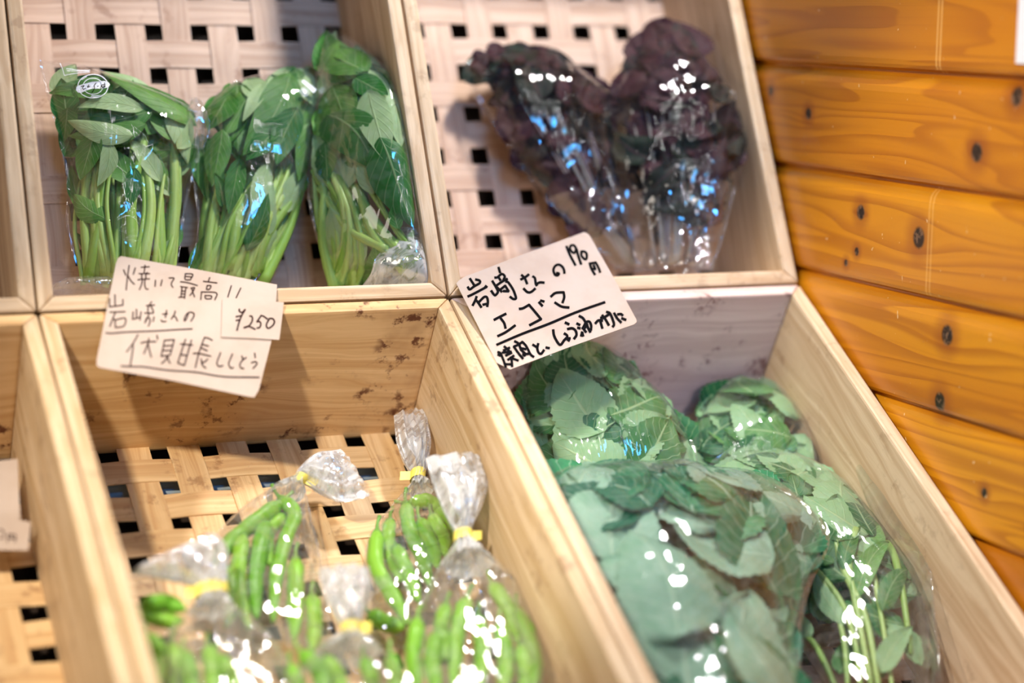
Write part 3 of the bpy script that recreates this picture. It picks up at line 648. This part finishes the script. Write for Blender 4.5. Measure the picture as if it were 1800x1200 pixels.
# ---------------------------------------------------------------- peppers
def cz(L,ox,oy,k=2.4): return [[(ox+a/k,oy+b/k) for a,b in s] for s in L]
PB=[dict(rows=[(392,1165,-.135,590,1160,-.135,.014),(380,1085,-.136,575,1085,-.136,.024),(368,985,-.137,560,985,-.137,.025),(398,922,-.137,547,922,-.137,.023),(468,872,-.134,536,866,-.134,.016),(514,846,-.128,533,842,-.128,.006),(524,826,-.124,545,846,-.124,.006),(556,800,-.120,598,878,-.124,.010),(600,792,-.118,648,868,-.124,.004)],
      tie=(524,842,'v'),lab='tied bag of green peppers lying at the back left, its top twisted to the right',pl='long green pepper in the bag whose twisted top points right',
      pep=cz([[(708,425),(765,490),(725,600),(685,760),(672,940)],[(700,445),(575,535),(465,640),(432,755)],[(640,520),(612,650),(592,800),(604,925)],[(546,580),(530,700),(532,850),(572,975)],[(768,680),(768,850),(762,1010)],[(836,840),(846,960),(838,1060)],[(478,720),(500,850),(474,965)],[(715,500),(650,570),(655,700)]],200,700),nn=-.130),
    dict(rows=[(628,1120,-.136,790,1120,-.136,.014),(638,1030,-.137,802,1045,-.137,.024),(652,945,-.137,800,950,-.137,.025),(690,890,-.135,790,892,-.135,.020),(714,862,-.130,762,862,-.130,.012),(724,845,-.126,744,845,-.126,.006),(722,828,-.124,748,828,-.122,.007),(700,782,-.122,756,776,-.118,.012),(694,730,-.122,746,722,-.120,.004)],
      tie=(733,843,'h'),lab='tied bag of green peppers at the back right, yellow tape under its upright film top',pl='long green pepper in the bag with the upright film top at the back right',
      pep=cz([[(270,565),(268,700),(335,830),(402,950)],[(325,520),(318,640),(370,770)],[(352,630),(400,740),(446,855)],[(392,445),(410,560),(462,680),(494,790)],[(420,440),(490,436),(550,500),(580,610)],[(455,520),(502,620),(524,710)],[(505,500),(545,580),(560,660)],[(250,915),(305,950),(385,965)]],550,700),nn=-.130),
    dict(rows=[(705,1270,-.098,975,1265,-.098,.030),(722,1150,-.098,962,1135,-.098,.032),(744,1060,-.096,928,1050,-.096,.028),(776,992,-.090,868,990,-.090,.018),(799,955,-.084,826,954,-.084,.008),(800,932,-.080,827,931,-.080,.008),(776,882,-.068,850,874,-.066,.014),(750,806,-.056,860,800,-.054,.005)],
      tie=(813,943,'h'),lab='tied bag of green peppers at the front right, fanned film top above yellow tape',pl='long green pepper in the front bag with the widest fanned film top',
      pep=cz([[(440,940),(425,1080),(445,1230)],[(650,850),(605,1000),(590,1220)],[(760,790),(830,900),(865,1030)],[(520,1000),(505,1120),(525,1250)],[(700,930),(715,1080),(700,1240)],[(790,960),(815,1100),(800,1260)],[(870,900),(935,1080),(930,1240)],[(560,880),(540,980),(560,1100)],[(880,1050),(900,1180),(880,1280)]],550,700),nn=-.090),
    dict(rows=[(258,1280,-.092,525,1280,-.092,.030),(268,1190,-.092,512,1180,-.092,.030),(296,1115,-.088,455,1105,-.088,.022),(332,1072,-.084,412,1068,-.084,.012),(350,1052,-.080,398,1048,-.080,.008),(344,1026,-.076,398,1022,-.076,.009),(282,1010,-.068,396,965,-.068,.013),(226,1010,-.060,372,940,-.060,.005)],
      tie=(372,1040,'h'),lab='tied bag of green peppers at the front left corner, film top flopped to the left',pl='long green pepper in the bag whose film top flops left',
      pep=cz([[(130,870),(210,860),(300,890)],[(110,900),(190,930),(290,940)],[(150,1010),(190,1090),(180,1230)],[(300,1080),(330,1180),(320,1280)],[(450,1100),(500,1180),(520,1280)],[(250,1050),(260,1160),(240,1280)],[(400,1060),(420,1160),(410,1290)]],200,700),nn=-.092),
    dict(rows=[(470,1290,-.088,750,1290,-.088,.030),(505,1200,-.088,716,1195,-.088,.028),(556,1148,-.083,668,1146,-.083,.018),(602,1114,-.077,629,1113,-.077,.008),(601,1096,-.073,631,1095,-.073,.008),(574,1048,-.064,650,1045,-.064,.013),(563,1002,-.056,646,998,-.056,.005)],
      tie=(615,1106,'h'),lab='tied bag of green peppers at the bottom edge, nearest the front between two others',pl='long green pepper in the nearest bag at the bottom edge',
      pep=cz([[(-40,1080),(30,1150),(50,1270)],[(60,1100),(110,1180),(130,1290)],[(220,1110),(250,1200),(240,1290)],[(330,1090),(350,1190),(330,1290)],[(-90,1140),(-60,1220),(-30,1300)]],550,700),nn=-.085)]
def pepper(pts,n,label,group,rng,r=.0075):
    P=cat_rom([[a,b,0] for a,b in pts],24)[:,:2]; nz=n+rng.uniform(-.006,.006)
    W3=np.array([W('L',*at(a,b,'L',nz+.004*math.sin(i*.3+rng.uniform(0,1)*.2))) for i,(a,b) in enumerate(P)])
    s=np.linspace(0,1,24); rad=r*rng.uniform(.9,1.12)*np.clip(np.minimum((s+.02)/.10,1)**.5,0,1)*np.clip(np.minimum((1.03-s)/.30,1),0,1)**.55*(1+.05*np.sin(s*31+rng.uniform(0,6)))
    root=thing('green_pepper',label,'pepper',W3[0],group)
    v,f,uv=tube(W3,rad,12); ph=rng.uniform(0,6)
    c=np.vstack([np.repeat(W3,12,0),W3[:1],W3[-1:]]); k=np.arange(len(v)-2)
    lob=1+.07*np.sin((k%12)/12*2*math.pi*3+ph+np.repeat(s,12)*3); v[:-2]=c[:-2]+(v[:-2]-c[:-2])*lob[:,None]
    mesh('fruit',v,f,M['pepper'],root,uv=uv)
    d=W3[0]-W3[2]; d/=np.linalg.norm(d); q=[W3[1]+d*.001,W3[0]+d*.004,W3[0]+d*.012+V3(0,0,.002),W3[0]+d*.021+V3(.002,0,.004)]
    v,f,uv=tube(cat_rom(q,9),[.0056,.0054,.0040,.0022,.0018,.0017,.0017,.0018,.0022],9); mesh('stalk',v,f,M['pepper_stalk'],root,uv=uv)
for pi_,g in enumerate(PB):
    rng=np.random.default_rng(200+pi_); bag=Bag('L',g['rows']); tb=thing('plastic_bag',g['lab'],'plastic bag',bag.base())
    bag.film(tb,M['film_pepper'],pi_+81,amp=.0040,pleat=.003,sc_=1.1,floor=-DL)
    # gathered film above the tie, and the yellow tape
    k=[i for i,r in enumerate(g['rows']) if r[6]<=.009 and 2<i<len(g['rows'])-1][0]
    tail=Bag('L',[(a,b,c+.001,d,e,f+.001,h*1.05) for a,b,c,d,e,f,h in g['rows'][k-1:]])
    tail.film(tb,M['film_tail'],pi_+95,'gathered_top',amp=.005,pleat=.004,sc_=1.8)
    a,b=np.array(g['rows'][k]),np.array(g['rows'][k+1])
    L0,R0,L1,R1=[at(*q[:2],'L',q[2]) for q in (a[:3],a[3:6],b[:3],b[3:6])]
    cen=(L0+R0+L1+R1)/4; ax=((L1+R1)-(L0+R0))/2; ax/=np.linalg.norm(ax); sd=(R0-L0+R1-L1)/4; rs=np.linalg.norm(sd)+.0012; sd/=np.linalg.norm(sd); nn=np.cross(ax,sd); hw=.0052; th=np.linspace(0,2*math.pi,25)[:-1]
    ring=[]
    for s_ in (-hw,hw):
        for t_ in th: ring.append(cen+ax*s_+sd*rs*math.cos(t_)+nn*.0105*math.sin(t_))
    V=np.array(ring); Vw=W('L',V[:,0],V[:,1],V[:,2]); F=grid_faces(2,24,0,True)
    fl_=[cen+sd*(rs*.8)*sg+ax*s_+sd*q for sg in (1,) for s_,q in ((-hw,0),(hw,0),(hw,.012),(-hw,.012))] if pi_%2==0 else [cen-sd*(rs*.8)+ax*s_-sd*q for s_,q in ((-hw,0),(hw,0),(hw*.9,.012),(-hw*1.1,.012))]
    FW=np.array(fl_); o=len(Vw); Vw=np.vstack([Vw,W('L',FW[:,0],FW[:,1],FW[:,2]+.001)]); F.append((o,o+1,o+2,o+3))
    mesh('tape_tie',Vw,F,M['tape'],tb)
    for p in g['pep']: pepper(p,g['nn'],g['pl'],'green peppers in one tied bag: '+g['pl'][len('long green pepper in the '):],rng)

# ---------------------------------------------------------------- price cards
def card_plane(ang,off):
    P=W('U',0,B,0.); a=math.radians(ang); N=V3(0,-math.sin(a),math.cos(a)); return P+N*off,N
def sheet(outline,P0,N,th,name,mat,parent,sub=True):
    top=np.array([on_plane(a,b,P0,N) for a,b in outline]); n=len(top); bot=top-N*th; V=np.vstack([top,bot])
    F=[tuple(range(n-1,-1,-1)),tuple(range(n,2*n))]+[(i,(i+1)%n,n+(i+1)%n,n+i) for i in range(n)]
    e=top[1]-top[0]
    return mesh(name,V,F,mat,parent,smooth=False)
def ink(strokes,P0,N,lift,name,mat,parent):
    V=[];F=[];off=0
    for k_,(pts,wd) in enumerate(strokes):
        v,f=ribbon(pts,wd); l=lift+.000004*k_
        V+= [on_plane(a,b,P0+N*l,N) for a,b in v]; F+=[tuple(off+i for i in q) for q in f]; off+=len(v)
    mesh(name,np.array(V),F,mat,parent,smooth=False)
A=lz([[(205,285),(255,405)],[(455,245),(410,385)],[(325,195),(290,430),(260,715)],[(295,405),(360,520),(435,595)],[(575,235),(750,225)],[(660,190),(640,350)],[(530,370),(760,370)],[(590,370),(590,490)],[(710,345),(680,375),(675,490)],[(505,500),(600,487),(755,480)],[(605,500),(585,600),(540,710)],[(655,490),(655,620),(685,690),(730,695)],[(880,505),(870,640)],[(1020,500),(990,625)],[(1165,460),(1270,465),(1225,550),(1215,610),(1250,660)],[(1510,370),(1505,490),(1615,500)],[(1510,370),(1665,385),(1615,500)],[(1515,430),(1640,440)],[(1405,540),(1560,560),(1765,620)],[(1405,640),(1560,665)],[(1440,650),(1415,870)],[(1520,665),(1490,895)],[(1440,735),(1510,740)],[(1430,795),(1500,800)],[(1370,870),(1500,860)],[(1620,680),(1705,665),(1660,760),(1605,830)],[(1650,690),(1670,770),(1705,860)]],200,450,12)
A+=lz([[(825,210),(790,300)],[(690,290),(980,325)],[(770,380),(755,460)],[(770,380),(850,385),(815,460),(755,460)],[(650,515),(635,680)],[(650,515),(965,535),(930,685)],[(725,590),(740,655),(850,660)],[(725,590),(860,600),(850,660)],[(1280,380),(1205,625)],[(1480,430),(1380,640)]],300,470,12)
A+=lz([[(225,145),(225,290)],[(225,290),(345,275),(460,260)],[(320,75),(325,280)],[(460,160),(460,260)],[(230,385),(500,375)],[(330,385),(285,490),(230,635)],[(290,490),(320,540),(330,655)],[(330,655),(480,625),(500,490),(330,520)],[(640,380),(630,510)],[(630,510),(770,470)],[(700,330),(700,490)],[(780,375),(760,525)],[(870,270),(1020,260)],[(965,200),(905,300),(900,400)],[(950,265),(1000,380)],[(840,400),(1000,400)],[(915,400),(900,470),(845,575)],[(850,560),(880,490),(930,490),(935,560),(905,635)],[(1010,465),(990,550)],[(1155,420),(1245,410)],[(1230,350),(1205,480)],[(1130,520),(1160,550),(1220,545)],[(1380,365),(1365,420),(1310,505)],[(1345,455),(1385,470),(1420,540)],[(1610,400),(1590,470),(1550,540),(1540,500),(1580,420),(1640,385),(1700,400),(1710,450),(1655,545)],[(160,745),(260,755),(480,735),(850,720),(1100,710),(1400,690),(1680,678)]],170,510,10)
A+=lz([[(450,215),(345,400),(210,580)],[(345,400),(345,500),(290,860)],[(515,395),(620,365),(830,360)],[(680,290),(660,400),(575,620)],[(665,410),(690,530),(730,690)],[(850,225),(865,315)],[(1010,335),(985,460),(940,670)],[(1010,335),(1215,320)],[(1215,320),(1180,460),(1130,640)],[(990,455),(1180,440)],[(985,550),(1150,545)],[(940,670),(1130,645)],[(1070,670),(1030,750),(945,825)],[(1075,670),(1100,770),(1130,820)],[(1345,410),(1605,435)],[(1455,310),(1400,470),(1290,810)],[(1580,325),(1545,450),(1430,860)],[(1355,635),(1490,655)],[(1290,810),(1430,865)],[(95,875),(280,885),(560,890),(900,940),(1150,970),(1500,990),(1800,1020)]],205,570,12)
A+=lz([[(475,150),(400,350),(350,500),(280,790)],[(475,150),(560,170),(640,215)],[(430,300),(560,335)],[(410,375),(535,435)],[(235,490),(360,490),(610,550)],[(400,605),(420,680),(430,740),(505,800)],[(545,610),(470,670),(405,690)],[(815,470),(745,650),(740,720),(790,765),(865,745)],[(1065,500),(1000,650),(985,720),(1030,800),(1085,785)],[(1260,540),(1285,620)],[(1355,575),(1280,630),(1220,720),(1240,790),(1305,810)],[(1530,480),(1545,580)],[(1460,685),(1550,665),(1580,710),(1495,810)],[(250,875),(450,910),(700,955),(1000,985),(1630,992)]],320,580,12)
D=lz([[(545,440),(540,480),(570,510),(610,515),(680,450)],[(680,450),(600,590),(540,740),(485,945)],[(465,620),(600,595)],[(465,710),(560,690)],[(785,605),(835,610),(850,670),(830,750),(760,840),(650,880)],[(655,875),(760,845),(915,915)],[(1055,590),(955,740)],[(1055,590),(1120,615),(1200,675)],[(955,740),(1020,735),(1045,790),(1020,870),(955,885)],[(1250,660),(1185,780),(1180,850),(1230,890),(1330,820),(1365,740),(1330,670),(1250,660)]],380,510,13.333)
P0,N=card_plane(48,.003)
c1=thing('price_card','wrinkled kraft price card reading ¥250, leaning over the rim above the pepper crate','price card',on_plane(330,600,P0,N))
sheet([(204,462),(207,454),(213,450),(350,474),(487,500),(485,530),(477,600),(455,685),(447,698),(438,697),(300,668),(176,646),(170,642),(170,632)],P0,N,.0006,'card_sheet',M['card'],c1)
ink([(s,2.3) for s in A],P0,N,.0002,'handwriting',M['ink_thin'],c1)
o=sheet([(391,524),(440,528),(499,531),(495,565),(491,597),(440,594),(389,592)],P0+N*.0016,N,.0006,'price_patch',M['card'],c1)
ink([(s,3.0) for s in D],P0+N*.0016,N,.0002,'price_figures',M['ink_thin'],o)
C2=lz([[(165,590),(210,645),(320,570),(440,500),(440,440),(350,415)],[(215,395),(310,540)],[(170,810),(300,750),(600,590)],[(575,565),(610,595)],[(370,815),(340,900),(280,1020)],[(350,890),(410,960),(480,1065)],[(410,960),(540,830),(610,830),(635,930),(620,1045)],[(520,1005),(630,980)],[(885,130),(920,250)],[(800,370),(860,360),(960,285),(1030,340),(1000,420)],[(890,370),(930,430)],[(1090,400),(960,470),(850,545)],[(1055,465),(1110,480),(1220,640),(1280,790),(1290,860),(1230,870),(1155,820)],[(740,450),(830,600),(870,700),(820,775),(780,770),(715,680)],[(850,600),(960,700)],[(940,640),(1040,560)],[(1040,560),(1120,690)],[(1120,690),(1000,685)]],810,460,13.333)
C2+=lz([[(115,775),(200,730),(265,680)],[(130,690),(190,750),(235,855)],[(170,950),(240,1015),(310,1015),(390,950)],[(345,715),(385,750),(400,850),(420,890)],[(420,860),(480,830),(560,835)],[(800,650),(845,660),(820,695),(770,680),(740,600),(770,520),(840,490),(910,530),(945,600),(950,655)],[(990,140),(1050,290),(1160,500)],[(1170,170),(1130,120),(1070,130),(1060,190),(1100,250),(1150,260),(1180,190),(1215,320),(1270,480)],[(1275,240),(1280,320),(1340,385),(1375,370),(1375,280),(1330,240),(1275,240)],[(1435,460),(1470,570),(1535,680)],[(1435,470),(1550,450)],[(1550,450),(1600,540),(1635,635)],[(1510,500),(1540,570)],[(1495,570),(1550,575)]],905,420,10.909)
C2+=lz([[(75,530),(150,490),(250,440)],[(175,510),(225,580),(245,655)],[(130,775),(250,715),(390,615)],[(455,365),(510,355),(600,305)],[(600,305),(690,410),(780,520)],[(780,520),(610,610)],[(775,240),(825,255)],[(750,265),(800,320)],[(930,180),(1000,125),(1120,115)],[(1120,115),(1130,190),(1105,270)],[(990,270),(1090,330),(1200,345)],[(115,905),(500,740),(900,590),(1300,420),(1740,265)]],860,500,8.5714)
C2+=lz([[(135,650),(190,670),(260,820),(320,1000)],[(140,705),(190,730)],[(285,515),(400,620),(440,690)],[(265,610),(410,545)],[(240,660),(450,640)],[(320,730),(460,660)],[(370,830),(510,730)],[(440,760),(460,860),(470,985)],[(460,790),(610,845)],[(310,930),(470,935)],[(510,520),(600,650),(720,800)],[(510,520),(620,470),(710,410)],[(710,410),(800,510),(900,700),(975,760)],[(530,395),(620,450),(680,600)],[(690,560),(790,580)],[(680,590),(740,660),(760,740)],[(860,685),(720,710)],[(740,650),(800,700)],[(955,475),(1030,520)],[(1080,450),(1060,560),(1090,660),(1150,685),(1215,600)],[(1265,540),(1340,555)]],865,570,13.333)
C2+=lz([[(150,595),(170,720),(250,870),(310,905),(375,820)],[(385,670),(440,710),(450,790),(490,820)],[(420,780),(505,770)],[(375,820),(420,770)],[(405,440),(480,475)],[(455,575),(550,560),(620,610),(640,700),(590,780)],[(650,460),(710,490)],[(665,550),(715,560)],[(740,720),(760,640)],[(780,720),(760,650)],[(700,300),(780,350),(850,470)],[(770,540),(810,600),(840,640)],[(770,570),(840,440),(910,420),(950,500),(945,600)],[(930,640),(880,540),(850,450)],[(810,560),(870,480)],[(1040,455),(1100,395),(1190,400)],[(1140,400),(1160,470),(1185,555)],[(1150,340),(1220,330),(1350,250)],[(1185,285),(1250,370),(1320,490)],[(1275,215),(1350,250),(1420,420),(1430,490),(1405,525)],[(1435,240),(1500,350),(1580,435)],[(1510,265),(1580,260),(1615,290)],[(1595,350),(1680,380)]],960,530,12)
P0,N=card_plane(38,.003)
P0=P0+N*.0028
c2=thing('price_card','tilted kraft price card reading 190円 in bold black, over the right crates','price card',on_plane(950,540,P0,N))
sheet([(802,498),(806,493),(815,487),(900,454),(1026,408),(1031,409),(1036,413),(1080,490),(1119,562),(1119,566),(1114,570),(1000,610),(897,649),(873,637),(838,568)],P0,N,.0006,'card_sheet',M['card'],c2)
ink([(s,4.6) for s in C2],P0,N,.0002,'handwriting',M['ink_bold'],c2)
# small card of the far-left lower crate
P0=W('L',-.42,-.16,-.12); N=V3(0,-math.sin(.75),math.cos(.75))
c3=thing('price_card','small cut-off kraft price card in the far-left lower crate','price card',on_plane(10,900,P0,N))
sheet([(-60,815),(31,806),(33,860),(36,912),(-60,915)],P0,N,.0006,'card_sheet',M['card'],c3)
o=sheet([(-60,905),(22,911),(54,917),(50,967),(-60,966)],P0+N*.0016,N,.0006,'price_patch',M['card'],c3)
ink([(s,2.0) for s in [[(-2,932),(3,930),(7,937),(4,946),(-2,945)],[(14,939),(13,952)],[(14,939),(27,940),(26,952)],[(20,939),(20,946)],[(14,946),(26,946)]]],P0+N*.0016,N,.0002,'price_figures',M['ink_thin'],o)
for o in list(sc.objects):
    if '_base' in o: del o['_base']
sc.cycles.transparent_max_bounces = 32
sc.cycles.max_bounces = 10
